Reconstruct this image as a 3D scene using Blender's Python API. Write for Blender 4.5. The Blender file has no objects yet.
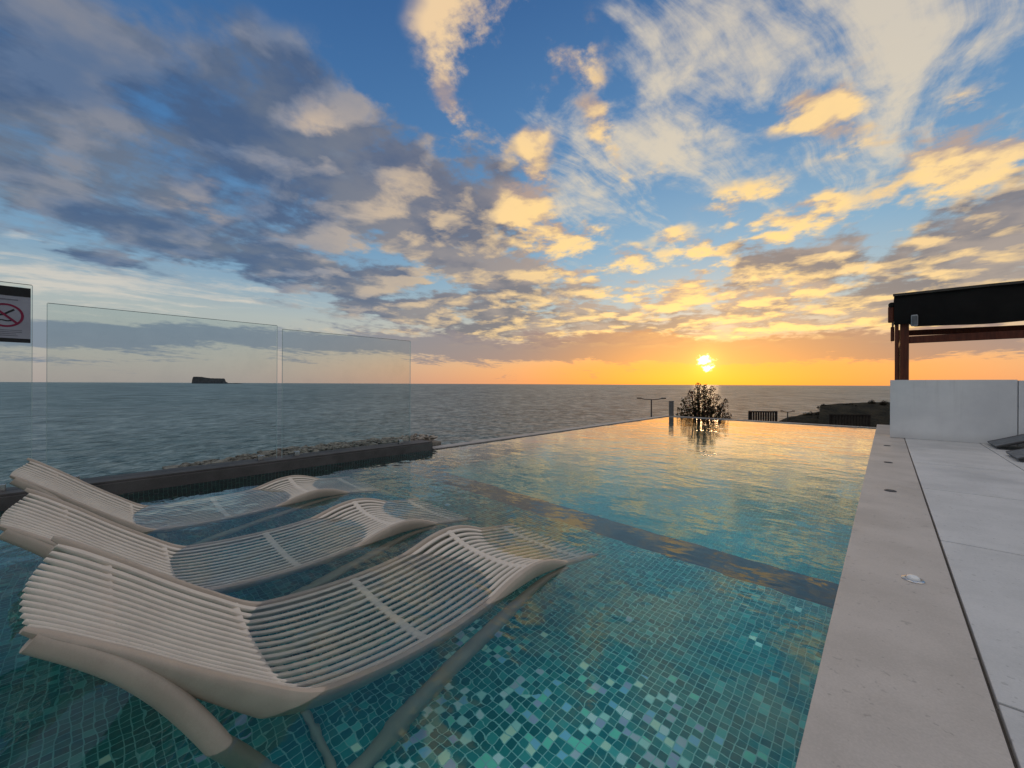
import bpy, bmesh, math, mathutils, random
PI = math.pi
# ------------------------------------------------------------------ sky
HEAD = math.radians(43.1)                  # heading of the photograph, left of +Y
SUN_AZ, SUN_EL = math.radians(25.87), math.radians(2.95)   # right of the heading, above the horizon
SUN_DIR = mathutils.Vector((math.sin(SUN_AZ - HEAD) * math.cos(SUN_EL),
                            math.cos(SUN_AZ - HEAD) * math.cos(SUN_EL), math.sin(SUN_EL)))

class Nodes:
    """tiny expression builder on a node tree"""
    def __init__(s, tree):
        s.t = tree; s.n = tree.nodes; s.l = tree.links
    def put(s, sock, v):
        if isinstance(v, bpy.types.NodeSocket): s.l.new(v, sock)
        elif v is not None:
            if sock.type == 'RGBA' and len(v) == 3: v = (*v, 1)
            sock.default_value = v
    def m(s, op, a, b=None, c=None, clamp=False):
        n = s.n.new('ShaderNodeMath'); n.operation = op; n.use_clamp = clamp
        for i, v in enumerate((a, b, c)):
            if v is not None: s.put(n.inputs[i], v)
        return n.outputs[0]
    def add(s, a, b): return s.m('ADD', a, b)
    def sub(s, a, b): return s.m('SUBTRACT', a, b)
    def mul(s, a, b): return s.m('MULTIPLY', a, b)
    def ma(s, a, b, c): return s.m('MULTIPLY_ADD', a, b, c)
    def v(s, op, a, b=None, scale=None):
        n = s.n.new('ShaderNodeVectorMath'); n.operation = op
        s.put(n.inputs[0], a)
        if b is not None: s.put(n.inputs[1], b)
        if scale is not None: s.put(n.inputs['Scale'], scale)
        return n.outputs['Value'] if op in ('DOT_PRODUCT', 'LENGTH', 'DISTANCE') else n.outputs['Vector']
    def xyz(s, x, y, z=0.0):
        n = s.n.new('ShaderNodeCombineXYZ')
        for i, q in enumerate((x, y, z)): s.put(n.inputs[i], q)
        return n.outputs[0]
    def sep(s, v):
        n = s.n.new('ShaderNodeSeparateXYZ'); s.put(n.inputs[0], v); return n.outputs
    def ss(s, x, lo, hi, a=0.0, b=1.0, kind='SMOOTHSTEP'):
        n = s.n.new('ShaderNodeMapRange'); n.interpolation_type = kind; n.clamp = True
        for i, q in enumerate((x, lo, hi, a, b)): s.put(n.inputs[i], q)
        return n.outputs[0]
    def noise(s, vec, scale, detail=6.0, rough=0.55, dist=0.0, col=False, lac=2.0, dim='3D'):
        n = s.n.new('ShaderNodeTexNoise'); n.noise_dimensions = dim
        s.put(n.inputs['Vector'], vec); n.inputs['Scale'].default_value = scale
        n.inputs['Detail'].default_value = detail; n.inputs['Roughness'].default_value = rough
        n.inputs['Distortion'].default_value = dist; n.inputs['Lacunarity'].default_value = lac
        return n.outputs['Color'] if col else n.outputs['Fac']
    def puff(s, vec, scale, detail=1.0, rough=.5):          # rounded heaps: inverted smooth cell distance
        n = s.n.new('ShaderNodeTexVoronoi'); n.feature = 'F1'; n.voronoi_dimensions = '2D'; n.normalize = True
        s.put(n.inputs['Vector'], vec); n.inputs['Scale'].default_value = scale; n.inputs['Detail'].default_value = detail
        n.inputs['Roughness'].default_value = rough
        return s.m('MULTIPLY_ADD', n.outputs['Distance'], -1.35, .98)
    def mix(s, f, a, b, mode='MIX'):
        n = s.n.new('ShaderNodeMix'); n.data_type = 'RGBA'; n.blend_type = mode; n.clamp_factor = True
        s.put(n.inputs[0], f); s.put(n.inputs[6], a); s.put(n.inputs[7], b)
        return n.outputs[2]
    def ramp(s, f, stops, interp='LINEAR'):
        n = s.n.new('ShaderNodeValToRGB'); n.color_ramp.interpolation = interp
        e = n.color_ramp.elements
        while len(e) < len(stops): e.new(0.5)
        for q, (p, c) in zip(e, stops): q.position = p; q.color = (*c, 1) if len(c) == 3 else c
        s.put(n.inputs[0], f); return n.outputs[0]

def lin(r, g, b):
    f = lambda c: (c / 255 / 12.92) if c <= 10.3 else ((c / 255 + .055) / 1.055) ** 2.4
    return (f(r), f(g), f(b))

# cloud banks on the sky: tangent-plane centre (right, up), radii, tilt in degrees, weight
MASS = [((-.62, .50), .62, .26, -16, .26), ((-1.22, .68), .42, .20, -14, .80), ((-1.0, .86), .42, .14, -20, .55), ((-.60, .84), .30, .08, -24, .40),
        ((-.62, .62), .32, .14, -16, .90), ((-.95, .56), .40, .15, -12, .85), ((-.24, .50), .25, .17, -28, 1.0),
        ((-.10, .33), .24, .14, -25, 1.0), ((-.62, .40), .48, .14, -12, .85), ((-.30, .25), .36, .07, -12, .85),
        ((.22, .165), .26, .05, -2, 1.15), ((-.20, .18), .20, .035, -8, .65), ((-.95, .33), .40, .022, -8, .55),
        ((-1.1, .42), .38, .05, -10, .55), ((-.55, .30), .35, .03, -14, .5), ((.06, .24), .16, .05, -10, .7),
        ((-.02, .55), .12, .08, -30, .5), ((.12, .13), .30, .03, 0, .8),
        ((.98, .35), .42, .11, 14, 1.7), ((1.2, .48), .24, .12, 22, 1.3), ((.85, .24), .38, .06, 8, 1.1),
        ((1.2, .28), .3, .07, 8, 1.0), ((.66, .30), .16, .05, 14, .7), ((1.1, .16), .4, .05, 4, .8)]
GOLD = [((-.13, .90), .12, .22, -8, .80), ((.12, .83), .09, .19, 30, .76), ((-.17, .70), .05, .05, -20, .70),
        ((.05, .61), .05, .03, 0, .75), ((.03, .47), .07, .13, -10, .75), ((.10, .36), .10, .08, 0, .72),
        ((.26, .30), .10, .05, 0, .60), ((.58, .47), .13, .07, 12, .75), ((.78, .68), .12, .07, 0, .75),
        ((.80, .76), .20, .05, 30, .5), ((.24, .62), .04, .12, 30, .55), ((.36, .56), .07, .03, 10, .45),
        ((.95, .60), .18, .05, 8, .65), ((1.17, .62), .16, .08, 15, .70), ((.76, .45), .12, .025, 20, .60),
        ((.62, .36), .12, .05, 10, .6), ((.45, .29), .10, .04, 0, .55), ((.70, .24), .18, .05, 10, .46),
        ((1.1, .53), .16, .04, 10, .6), ((.5, .20), .22, .04, 0, .38), ((.36, .23), .16, .035, 0, .36),
        ((.95, .20), .3, .025, 6, .40), ((.2, .38), .05, .03, 0, .5), ((.4, .36), .06, .03, 0, .5),
        ((-.50, .66), .12, .08, -20, .30), ((-.75, .45), .25, .05, -14, .22), ((-.22, .45), .2, .18, -20, .26), ((-.35, .12), .3, .03, -4, .35), ((.8, .15), .4, .03, 3, .40)]
WISP = [((.32, .58), .30, .13, 38, .80), ((.45, .90), .28, .12, 30, .55), ((.95, .85), .55, .20, 12, .95),
        ((1.15, .98), .5, .2, 10, .8), ((.85, .56), .40, .08, 12, .55), ((.12, .72), .12, .12, 20, .25),
        ((.38, .34), .18, .05, 15, .30), ((-.75, .22), .5, .05, -6, .50), ((-1.15, .26), .25, .08, -10, .8)]
BARS = [((.06, .080), .40, .028, 0, 1.0), ((.70, .082), .36, .028, 2, 1.0), ((.30, .115), .26, .022, 0, .75),
        ((1.05, .12), .34, .040, 3, .90), ((-.85, .118), .62, .036, -1, .95), ((-.35, .10), .24, .022, 0, .75),
        ((-1.25, .10), .3, .04, 0, .6), ((.45, .075), .20, .012, 0, .7)]

def make_sky():
    w = bpy.data.worlds.new('World'); bpy.context.scene.world = w; w.use_nodes = True
    t = w.node_tree; t.nodes.clear(); N = Nodes(t)
    tc = t.nodes.new('ShaderNodeTexCoord')
    d = N.v('NORMALIZE', tc.outputs['Generated'])
    R = (math.cos(HEAD), math.sin(HEAD), 0); Fw = (-math.sin(HEAD), math.cos(HEAD), 0)
    r = N.v('DOT_PRODUCT', d, R); f = N.v('DOT_PRODUCT', d, Fw); z = N.sep(d)[2]
    sund = N.v('DOT_PRODUCT', d, tuple(SUN_DIR))
    ang = N.m('ARCCOSINE', N.m('MINIMUM', sund, 1.0))            # angle from the sun
    front = N.ss(f, .05, .40)
    fp = N.m('MAXIMUM', f, .12)
    gx = N.m('DIVIDE', r, fp); gz = N.m('DIVIDE', z, fp)
    # cloud-deck coordinates (a flat layer far above), x across / y along the line to the sun
    q = N.add(N.m('MAXIMUM', z, 0.0), .13)
    sc, cc = math.sin(SUN_AZ), math.cos(SUN_AZ)
    u = N.m('DIVIDE', N.sub(N.mul(r, cc), N.mul(f, sc)), q)
    v = N.m('DIVIDE', N.add(N.mul(r, sc), N.mul(f, cc)), q)
    P = N.xyz(N.add(u, 3.7), N.add(v, 1.9), 0.0)
    PS = N.xyz(N.add(u, 7.3), N.mul(v, .42), 0.0)
    PW = N.xyz(N.mul(N.sub(u, N.mul(v, .45)), 1.0), N.mul(N.add(v, N.mul(u, .45)), .30), 8.1)
    PW = N.v('ADD', PW, N.v('SCALE', N.noise(P, 1.1, 3, .5, col=True, dim='2D'), scale=.28))
    warp = N.v('SCALE', N.v('SUBTRACT', N.noise(P, 1.5, 5, .6, col=True, dim='2D'), (.5, .5, .5)), scale=.24)
    G0 = N.xyz(gx, gz, 0)
    # warp less near the horizon so low banks stay flat
    G = N.v('ADD', G0, N.v('MULTIPLY', warp, N.xyz(N.ss(gz, 0, .4, .5, 1), N.ss(gz, .05, .45, .05, 1.0), 0)))
    gxw, gyw = N.sep(G)[0], N.sep(G)[1]
    Q1 = N.xyz(N.mul(gxw, gxw), N.mul(gxw, gyw), N.mul(gyw, gyw)); Q2 = N.xyz(gxw, gyw, 1.0)
    def field(blobs):
        tot = 0.0
        for (c, rx, ry, rot, wt) in blobs:          # squared elliptical distance as one quadratic form
            co, si = math.cos(math.radians(rot)), math.sin(math.radians(rot))
            A = co * co / rx ** 2 + si * si / ry ** 2; B = 2 * co * si * (1 / rx ** 2 - 1 / ry ** 2); C = si * si / rx ** 2 + co * co / ry ** 2
            D = -2 * A * c[0] - B * c[1]; E = -B * c[0] - 2 * C * c[1]; K = A * c[0] ** 2 + B * c[0] * c[1] + C * c[1] ** 2
            r2 = N.add(N.v('DOT_PRODUCT', Q1, (A, B, C)), N.v('DOT_PRODUCT', Q2, (D, E, K)))
            tot = N.m('MULTIPLY_ADD', N.m('EXPONENT', N.mul(r2, -1.1)), wt, tot)
        return N.mul(N.m('MINIMUM', tot, 1.1), front)
    back = N.sub(1.0, front)
    mass, gold, wisp, bars = N.mul(field(MASS), .80), N.mul(field(GOLD), .86), field(WISP), field(BARS)
    mass = N.add(mass, N.mul(back, .35)); wisp = N.add(wisp, N.mul(back, .4))
    n_s = N.noise(PS, 1.7, 8, .60, .3, dim='2D')
    Pw = N.v('ADD', P, N.v('SCALE', N.noise(P, 5.0, 4, .6, col=True, dim='2D'), scale=.16))
    n_p = N.add(N.mul(N.noise(P, 3.0, 8, .58, .25, dim='2D'), .60), N.mul(N.puff(Pw, 3.1), .40))
    Pb = N.v('ADD', P, (0.0, .15, 0.05)); Pwb = N.v('ADD', Pw, (0.0, .15, 0.05))       # the same field a step towards the sun
    n_pb = N.add(N.mul(N.noise(Pb, 3.0, 5, .58, .25, dim='2D'), .60), N.mul(N.puff(Pwb, 3.1), .40))
    n_f = N.noise(P, 11.0, 6, .6, dim='2D')
    n_w = N.noise(PW, 4.5, 8, .62, .35, dim='2D')
    relief = N.sub(n_p, n_pb)

    # clear sky: tuned gradient plus the physical sky added below
    el = N.m('ARCSINE', z)
    e = N.m('MULTIPLY', el, 2 / math.pi, clamp=True)
    left = N.ramp(e, [(0, lin(158, 150, 146)), (.03, lin(160, 158, 154)), (.09, lin(158, 168, 168)), (.15, lin(112, 148, 176)),
                      (.28, lin(66, 112, 160)), (.50, lin(42, 84, 136)), (1, lin(30, 60, 108))])
    right = N.ramp(e, [(0, lin(226, 146, 88)), (.025, lin(228, 158, 96)), (.055, lin(212, 172, 128)), (.11, lin(160, 176, 180)),
                       (.20, lin(118, 160, 188)), (.36, lin(78, 126, 172)), (.55, lin(52, 96, 148)), (1, lin(32, 64, 112))])
    tow = N.ss(ang, .15, 1.15, 1, 0)
    base = N.mix(tow, left, right)
    # warm air around the sun
    base = N.mix(N.mul(N.ss(ang, 0, .50, .9, 0), N.ss(el, .03, .13, 1, .0)), base, lin(228, 124, 40))
    # high thin cloud
    wv = N.mul(N.ss(N.add(N.mul(wisp, .85), N.ma(N.sub(n_w, .5), 2.6, N.mul(N.sub(n_f, .5), .8))), .20, 1.20), N.ss(wisp, .05, .3))
    wcol = N.mix(tow, lin(196, 190, 180), lin(218, 200, 168))
    col = N.mix(N.mul(wv, .85), base, wcol)
    # grey cloud deck
    puffy = N.mul(N.ss(gx, -1.0, -.25), N.ss(gx, .50, 1.0, 1.0, .12))
    dens = N.add(mass, N.add(N.mul(N.sub(n_s, .5), N.ss(puffy, 0, 1, 2.6, 1.3)), N.mul(N.sub(n_p, .5), N.ss(puffy, 0, 1, 1.8, 3.6))))
    dens = N.add(dens, N.mul(N.sub(n_f, .5), N.ss(gx, -1.1, -.2, .5, 1.1)))
    a = N.mul(N.ss(dens, .20, .88), N.mul(N.ss(mass, .06, .30), N.ss(z, .02, .08)))
    thick = N.ss(dens, .36, 1.15)
    n_l = N.noise(P, 1.9, 5, .55, dim='2D')
    tone = N.ss(n_l, .38, .64)
    shade = N.mix(tow, N.mix(tone, lin(62, 84, 118), lin(94, 104, 122)), N.mix(tone, lin(112, 104, 106), lin(160, 142, 130)))
    litc = N.mix(tow, N.mix(tone, lin(98, 116, 144), lin(142, 140, 146)), lin(246, 204, 132))
    lit = N.m('ADD', N.mul(relief, 6.6), N.mul(N.sub(1.0, thick), .48), clamp=True)
    ccol = N.mix(N.mul(lit, N.ss(gx, -1.0, -.25, .55, 1.0)), shade, litc)
    col = N.mix(N.mul(a, .94), col, ccol)
    # sunlit cumulus
    dg = N.add(gold, N.add(N.mul(N.sub(n_p, .5), 3.8), N.mul(N.sub(n_f, .5), 1.6)))
    ag = N.mul(N.ss(dg, .20, .98), N.mul(N.ss(gold, .10, .46), N.ss(z, .03, .10)))
    gl = N.m('ADD', N.mul(relief, 6.5), N.ma(N.sub(n_f, .5), 1.6, .46), clamp=True)
    gshade = N.mix(tow, lin(140, 132, 142), lin(178, 150, 128))
    glit = N.mix(tow, lin(232, 200, 158), lin(250, 208, 128))
    col = N.mix(N.mul(ag, .9), col, N.mix(gl, gshade, glit))
    # low bars over the horizon
    db = N.add(bars, N.add(N.mul(N.sub(n_s, .5), 1.9), N.mul(N.sub(n_f, .5), .7)))
    ab = N.ss(db, .30, .70)
    bcol = N.mix(N.ss(ang, .05, .5, 1, 0), N.mix(tow, lin(104, 120, 140), lin(130, 108, 112)), lin(162, 110, 80))
    col = N.mix(N.mul(ab, .88), col, bcol)
    # glow and the disc itself
    g1 = N.m('POWER', 2.718, N.mul(ang, -55.0)); g2 = N.m('POWER', 2.718, N.mul(ang, -8.0))
    glow = N.mix(1.0, N.v('SCALE', (1.0, .52, .05), scale=N.mul(g1, .95)), N.v('SCALE', (.55, .24, .03), scale=N.mul(g2, .022)), 'ADD')
    col = N.mix(1.0, col, glow, 'ADD')
    n_d = N.noise(d, 60.0, 3, .6)
    disc = N.ss(N.add(ang, N.mul(N.sub(n_d, .5), .055)), .003, .017, 1, 0)
    col = N.mix(disc, col, (7.0, 5.2, 2.2))
    # below the horizon: dim haze
    col = N.mix(N.ss(z, -.02, -.001, 1, 0), col, N.mix(tow, lin(100, 110, 118), lin(180, 140, 100)))
    # unseen bright veil added overhead to light tops; low sky behind dimmed, darkening sides
    over = N.mul(N.ss(z, .74, .92), 1.0)
    over = N.m('MAXIMUM', over, N.mul(N.sub(1.0, front), N.ss(z, .30, .60)))
    col = N.mix(N.mul(over, .9), col, N.v('SCALE', N.mix(N.ss(n_w, .42, .58), lin(120, 150, 190), lin(255, 238, 214)), scale=1.1))
    dim = N.m('MAXIMUM', N.ss(f, -.40, .30, .50, 1.0), N.ss(z, .35, .65, 0.0, 1.0))
    col = N.v('SCALE', col, scale=dim)
    bg = t.nodes.new('ShaderNodeBackground'); N.put(bg.inputs['Color'], col); bg.inputs['Strength'].default_value = 1.12
    sky = t.nodes.new('ShaderNodeTexSky'); sky.sky_type = 'NISHITA'; sky.sun_disc = False
    sky.sun_elevation = SUN_EL; sky.sun_rotation = math.atan2(SUN_DIR.x, SUN_DIR.y)
    bg2 = t.nodes.new('ShaderNodeBackground'); N.put(bg2.inputs['Color'], sky.outputs[0]); bg2.inputs['Strength'].default_value = .02
    ad = t.nodes.new('ShaderNodeAddShader'); t.links.new(bg.outputs[0], ad.inputs[0]); t.links.new(bg2.outputs[0], ad.inputs[1])
    o = t.nodes.new('ShaderNodeOutputWorld'); t.links.new(ad.outputs[0], o.inputs['Surface'])
    w.cycles.sampling_method = 'MANUAL'; w.cycles.sample_map_resolution = 1024

def make_camera():
    cd = bpy.data.cameras.new('camera'); co = bpy.data.objects.new('camera', cd)
    bpy.context.scene.collection.objects.link(co)
    cd.sensor_width = 36; cd.lens = 36 * 400 / 1024; cd.clip_start = .02; cd.clip_end = 500000
    co.location = (0, 0, 1)
    co.rotation_euler = (mathutils.Matrix.Rotation(HEAD, 3, 'Z') @ mathutils.Matrix.Rotation(math.radians(90), 3, 'X')
                         @ mathutils.Matrix.Rotation(math.radians(.24), 3, 'Z')).to_euler()
    bpy.context.scene.camera = co

scene = bpy.context.scene
COL = scene.collection

# ------------------------------------------------------------------ helpers
def tag(o, label=None, cat=None, group=None, kind=None):
    if label: o['label'] = label
    if cat: o['category'] = cat
    if group: o['group'] = group
    if kind: o['kind'] = kind
    return o

def empty(name, loc, label, cat, group=None, rz=0.0):
    o = bpy.data.objects.new(name, None); COL.objects.link(o)
    o.location = loc; o.rotation_euler = (0, 0, rz); o.empty_display_size = .1
    return tag(o, label, cat, group)

class MB:
    """collects geometry for ONE mesh object"""
    def __init__(s): s.v = []; s.f = []
    def add(s, v, f):
        k = len(s.v); s.v += [tuple(q) for q in v]; s.f += [tuple(i + k for i in g) for g in f]
        return s
    def box(s, lo, hi, bev=0.0):
        (x0, y0, z0), (x1, y1, z1) = lo, hi
        if bev <= 0:
            v = [(x0, y0, z0), (x1, y0, z0), (x1, y1, z0), (x0, y1, z0), (x0, y0, z1), (x1, y0, z1), (x1, y1, z1), (x0, y1, z1)]
            return s.add(v, [(3, 2, 1, 0), (4, 5, 6, 7), (0, 1, 5, 4), (1, 2, 6, 5), (2, 3, 7, 6), (3, 0, 4, 7)])
        bm = bmesh.new(); bmesh.ops.create_cube(bm, size=1)
        for q in bm.verts:
            q.co = ((x0 + x1) / 2 + q.co.x * (x1 - x0), (y0 + y1) / 2 + q.co.y * (y1 - y0), (z0 + z1) / 2 + q.co.z * (z1 - z0))
        bmesh.ops.bevel(bm, geom=bm.edges[:], offset=bev, segments=2, affect='EDGES', profile=.6)
        bm.verts.index_update()
        s.add([q.co[:] for q in bm.verts], [[q.index for q in g.verts] for g in bm.faces]); bm.free()
        return s
    def sweep(s, pts, sec, side=None, cap=True):
        """sec(i) -> list of (across, up) offsets; across is `side`, up is perpendicular to the path"""
        n = len(pts); P = [mathutils.Vector(p) for p in pts]; rings = []
        for i in range(n):
            T = (P[min(i + 1, n - 1)] - P[max(i - 1, 0)]).normalized()
            S = mathutils.Vector(side) if side else T.cross(mathutils.Vector((0, 0, 1)))
            if S.length < 1e-4: S = mathutils.Vector((1, 0, 0))
            S.normalize(); U = S.cross(T).normalized()
            rings.append([P[i] + S * a + U * b for a, b in sec(i)])
        m = len(rings[0]); v = [q for r in rings for q in r]
        f = [(i * m + j, i * m + (j + 1) % m, (i + 1) * m + (j + 1) % m, (i + 1) * m + j) for i in range(n - 1) for j in range(m)]
        if cap: f += [tuple(range(m - 1, -1, -1)), tuple((n - 1) * m + j for j in range(m))]
        return s.add(v, f)
    def tube(s, pts, rad, m=10, cap=True):
        r = rad if callable(rad) else (lambda i: rad)
        return s.sweep(pts, lambda i: [(r(i) * math.cos(2 * PI * j / m), r(i) * math.sin(2 * PI * j / m)) for j in range(m)], None, cap)
    def lathe(s, c, prof, m=32):
        v = [(c[0] + r * math.cos(2 * PI * j / m), c[1] + r * math.sin(2 * PI * j / m), c[2] + z) for r, z in prof for j in range(m)]
        f = [(i * m + j, i * m + (j + 1) % m, (i + 1) * m + (j + 1) % m, (i + 1) * m + j) for i in range(len(prof) - 1) for j in range(m)]
        f += [tuple(range(m - 1, -1, -1)), tuple((len(prof) - 1) * m + j for j in range(m))]
        return s.add(v, f)
    def build(s, name, mat, parent=None, smooth=False, label=None):
        me = bpy.data.meshes.new(name); me.from_pydata(s.v, [], s.f); me.update()
        bm = bmesh.new(); bm.from_mesh(me); bmesh.ops.recalc_face_normals(bm, faces=bm.faces[:]); bm.to_mesh(me); bm.free()
        if smooth:
            me.polygons.foreach_set('use_smooth', [True] * len(me.polygons))
            me.set_sharp_from_angle(angle=math.radians(42))
        me.materials.append(mat)
        o = bpy.data.objects.new(name, me); COL.objects.link(o)
        if parent: o.parent = parent
        if label: o['label'] = label
        return o

def interp(pts, x):
    """Catmull-Rom through (x, y) points"""
    n = len(pts)
    if x <= pts[0][0]: return pts[0][1] + (x - pts[0][0]) * (pts[1][1] - pts[0][1]) / (pts[1][0] - pts[0][0])
    if x >= pts[-1][0]: return pts[-1][1] + (x - pts[-1][0]) * (pts[-1][1] - pts[-2][1]) / (pts[-1][0] - pts[-2][0])
    i = max(k for k in range(n - 1) if pts[k][0] <= x)
    x0, y0 = pts[i]; x1, y1 = pts[i + 1]; h = x1 - x0; t = (x - x0) / h
    d = lambda k: (pts[min(k + 1, n - 1)][1] - pts[max(k - 1, 0)][1]) / (pts[min(k + 1, n - 1)][0] - pts[max(k - 1, 0)][0])
    return ((2 * t ** 3 - 3 * t * t + 1) * y0 + (t ** 3 - 2 * t * t + t) * h * d(i) + (-2 * t ** 3 + 3 * t * t) * y1 + (t ** 3 - t * t) * h * d(i + 1))

# ------------------------------------------------------------------ materials
def material(name):
    m = bpy.data.materials.new(name); m.use_nodes = True
    t = m.node_tree; N = Nodes(t); b = t.nodes['Principled BSDF']
    tc = t.nodes.new('ShaderNodeTexCoord')
    return m, N, b, tc.outputs['Object'], t.nodes['Material Output']
def bump(N, h, strength=.3, dist=.01):
    n = N.n.new('ShaderNodeBump'); N.put(n.inputs['Height'], h)
    n.inputs['Strength'].default_value = strength; n.inputs['Distance'].default_value = dist
    return n.outputs[0]
def speckled(name, c0, c1, scale, rough=.6, bstr=.15, bdist=.004, fine=60, spec=.4, metal=0.0, streak=None):
    m, N, b, P, out = material(name)
    if streak: P = N.v('MULTIPLY', P, streak)
    n = N.noise(P, scale, 6, .6); g = N.noise(P, fine, 4, .65)
    f = N.ss(N.add(N.mul(n, .7), N.mul(g, .3)), .34, .66)
    N.put(b.inputs['Base Color'], N.mix(f, c0, c1))
    N.put(b.inputs['Roughness'], N.ma(n, .2, rough - .1)); b.inputs['Specular IOR Level'].default_value = spec
    b.inputs['Metallic'].default_value = metal
    N.put(b.inputs['Normal'], bump(N, N.add(n, N.mul(g, .6)), bstr, bdist))
    return m

M = {}
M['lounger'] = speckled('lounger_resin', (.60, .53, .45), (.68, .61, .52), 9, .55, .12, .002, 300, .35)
m_, N_, b_, P_, o_ = M['lounger'], Nodes(M['lounger'].node_tree), M['lounger'].node_tree.nodes['Principled BSDF'], None, None
tc_ = N_.n.new('ShaderNodeTexCoord').outputs['Object']
vor = N_.n.new('ShaderNodeTexVoronoi'); vor.inputs['Scale'].default_value = 55; N_.l.new(tc_, vor.inputs['Vector'])
drop = N_.ss(vor.outputs['Distance'], .10, .20, 1, 0)
drop = N_.mul(drop, N_.ss(N_.noise(tc_, 6, 3, .6), .50, .60))
N_.put(b_.inputs['Roughness'], N_.ma(drop, -.42, .50)); N_.put(b_.inputs['Coat Weight'], N_.mul(drop, .6)); b_.inputs['Coat Roughness'].default_value = .05
M['lounger_shaded'] = speckled('lounger_resin_shaded', (.38, .315, .25), (.46, .385, .31), 7, .5, .12, .002, 260, .4)  # same resin darkened: shade on rails and legs put into the colour
M['coping'] = speckled('coping_stone', (.42, .375, .33), (.52, .47, .42), 3.2, .50, .10, .002, 90, .4)
M['deck'] = speckled('deck_slab', (.45, .445, .435), (.55, .54, .525), 2.0, .60, .12, .002, 140, .3)
def stone(name, c0, c1, stain, isl, rough):
    m, N, b, P, out = material(name)
    n = N.noise(P, 2.2, 6, .62); g = N.noise(P, 130, 3, .7); q = N.noise(N.v('MULTIPLY', P, (1, 1, .2)), .9, 5, .6, .6)
    c = N.mix(N.ss(N.add(N.mul(n, .65), N.mul(g, .35)), .36, .64), c0, c1)
    c = N.mix(N.mul(N.ss(q, .52, .68), stain), c, N.v('SCALE', c, scale=.62))                 # old splash marks
    c = N.mix(N.ss(N.noise(P, 38, 2, .5), .66, .72, 0, .5), c, N.v('SCALE', c, scale=.55))     # pits and specks
    if isl: c = N.v('SCALE', c, scale=N.ma(N.n.new('ShaderNodeNewGeometry').outputs['Random Per Island'], .16, .90))
    N.put(b.inputs['Base Color'], c); N.put(b.inputs['Roughness'], N.sub(rough, N.mul(N.ss(q, .50, .66), .22)))
    N.put(b.inputs['Normal'], bump(N, N.add(n, N.mul(g, .8)), .2, .002)); return m
M['coping'] = stone('coping_stone', (.42, .375, .33), (.53, .475, .425), .30, False, .55)
M['deck'] = stone('deck_slab', (.49, .485, .472), (.60, .59, .575), .22, True, .62)
M['joint'] = speckled('joint_dark', (.09, .08, .07), (.14, .125, .11), 20, .9)
def render_mat():
    m, N, b, P, out = material('white_render')
    st = N.noise(N.v('MULTIPLY', P, (5, 5, .35)), 1.6, 5, .65); n = N.noise(P, 1.3, 5, .6); z_ = N.sep(P)[2]
    c = N.mix(N.ss(n, .35, .65), (.70, .70, .705), (.80, .80, .795))
    c = N.mix(N.mul(N.ss(st, .50, .70), N.ss(z_, .25, 1.1, .05, .20)), c, (.40, .39, .37))
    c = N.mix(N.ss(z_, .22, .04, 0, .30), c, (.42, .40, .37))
    N.put(b.inputs['Base Color'], c); b.inputs['Roughness'].default_value = .8
    N.put(b.inputs['Normal'], bump(N, N.add(n, N.mul(N.noise(P, 60, 4, .7), .7)), .35, .005)); return m
M['white_render'] = render_mat()
M['kerb'] = speckled('dark_stone', (.055, .05, .048), (.10, .092, .088), 4, .60, .15, .004, 90, .35)
M['post'] = speckled('post_stone', (.11, .10, .095), (.18, .165, .155), 9, .7, .2, .004, 70, .3)
M['edge'] = speckled('pale_edge_stone', (.26, .245, .23), (.38, .36, .34), 5, .45, .15, .003, 60, .5)
M['wood'] = speckled('red_brown_timber', (.07, .016, .007), (.14, .034, .014), 6, .5, .3, .004, 30, .35, streak=(6, 6, .6))
M['canvas'] = speckled('black_canvas', (.006, .006, .006), (.014, .013, .012), 3, .85, .3, .01, 160, .2)
M['canvas_top'] = speckled('canvas_trim', (.05, .045, .04), (.09, .08, .07), 6, .8, .2, .004, 120, .2)
M['metal_dark'] = speckled('dark_metal', (.02, .02, .022), (.04, .04, .042), 8, .45, .05, .001, 90, .5)
M['steel'] = speckled('brushed_steel', (.50, .50, .50), (.62, .62, .62), 20, .25, .03, .001, 200, .5, 1.0)
M['lens'] = speckled('frosted_lens', (.70, .70, .70), (.82, .82, .80), 20, .2, .02, .001, 200, .6)
M['plastic_grey'] = speckled('pale_grey_plastic', (.36, .38, .40), (.45, .47, .48), 12, .5, .05, .001, 120, .4)
M['sling'] = speckled('grey_sling_fabric', (.12, .13, .14), (.19, .20, .21), 12, .85, .4, .003, 220, .2)
M['slat_dark'] = speckled('weathered_dark_timber', (.018, .014, .012), (.045, .034, .028), 6, .8, .3, .006, 40, .2)
M['rock'] = speckled('rubble_stone', (.09, .075, .06), (.42, .37, .31), 9, .9, .6, .03, 45, .2)
M['scrub'] = speckled('coastal_ground', (.012, .012, .009), (.05, .042, .028), .35, .95, .9, .6, 2.2, .1)
M['island'] = speckled('island_rock', (.018, .026, .034), (.045, .055, .065), .006, 1.0, .8, 30, .03, .05)
M['bark'] = speckled('bark', (.02, .015, .012), (.05, .036, .026), 20, .9, .5, .01, 80, .2)
M['sign_black'] = speckled('sign_black', (.010, .010, .011), (.016, .016, .017), 12, .4, .02, .001, 90, .4)
M['sign_grey'] = speckled('sign_panel', (.31, .31, .36), (.36, .36, .41), 6, .45, .02, .001, 90, .4)
M['sign_red'] = speckled('sign_red', (.20, .010, .045), (.25, .014, .055), 20, .4, .02, .001, 90, .4)
M['sign_text'] = speckled('sign_text', (.14, .14, .17), (.20, .20, .23), 20, .5, .02, .001, 90, .4)

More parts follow.
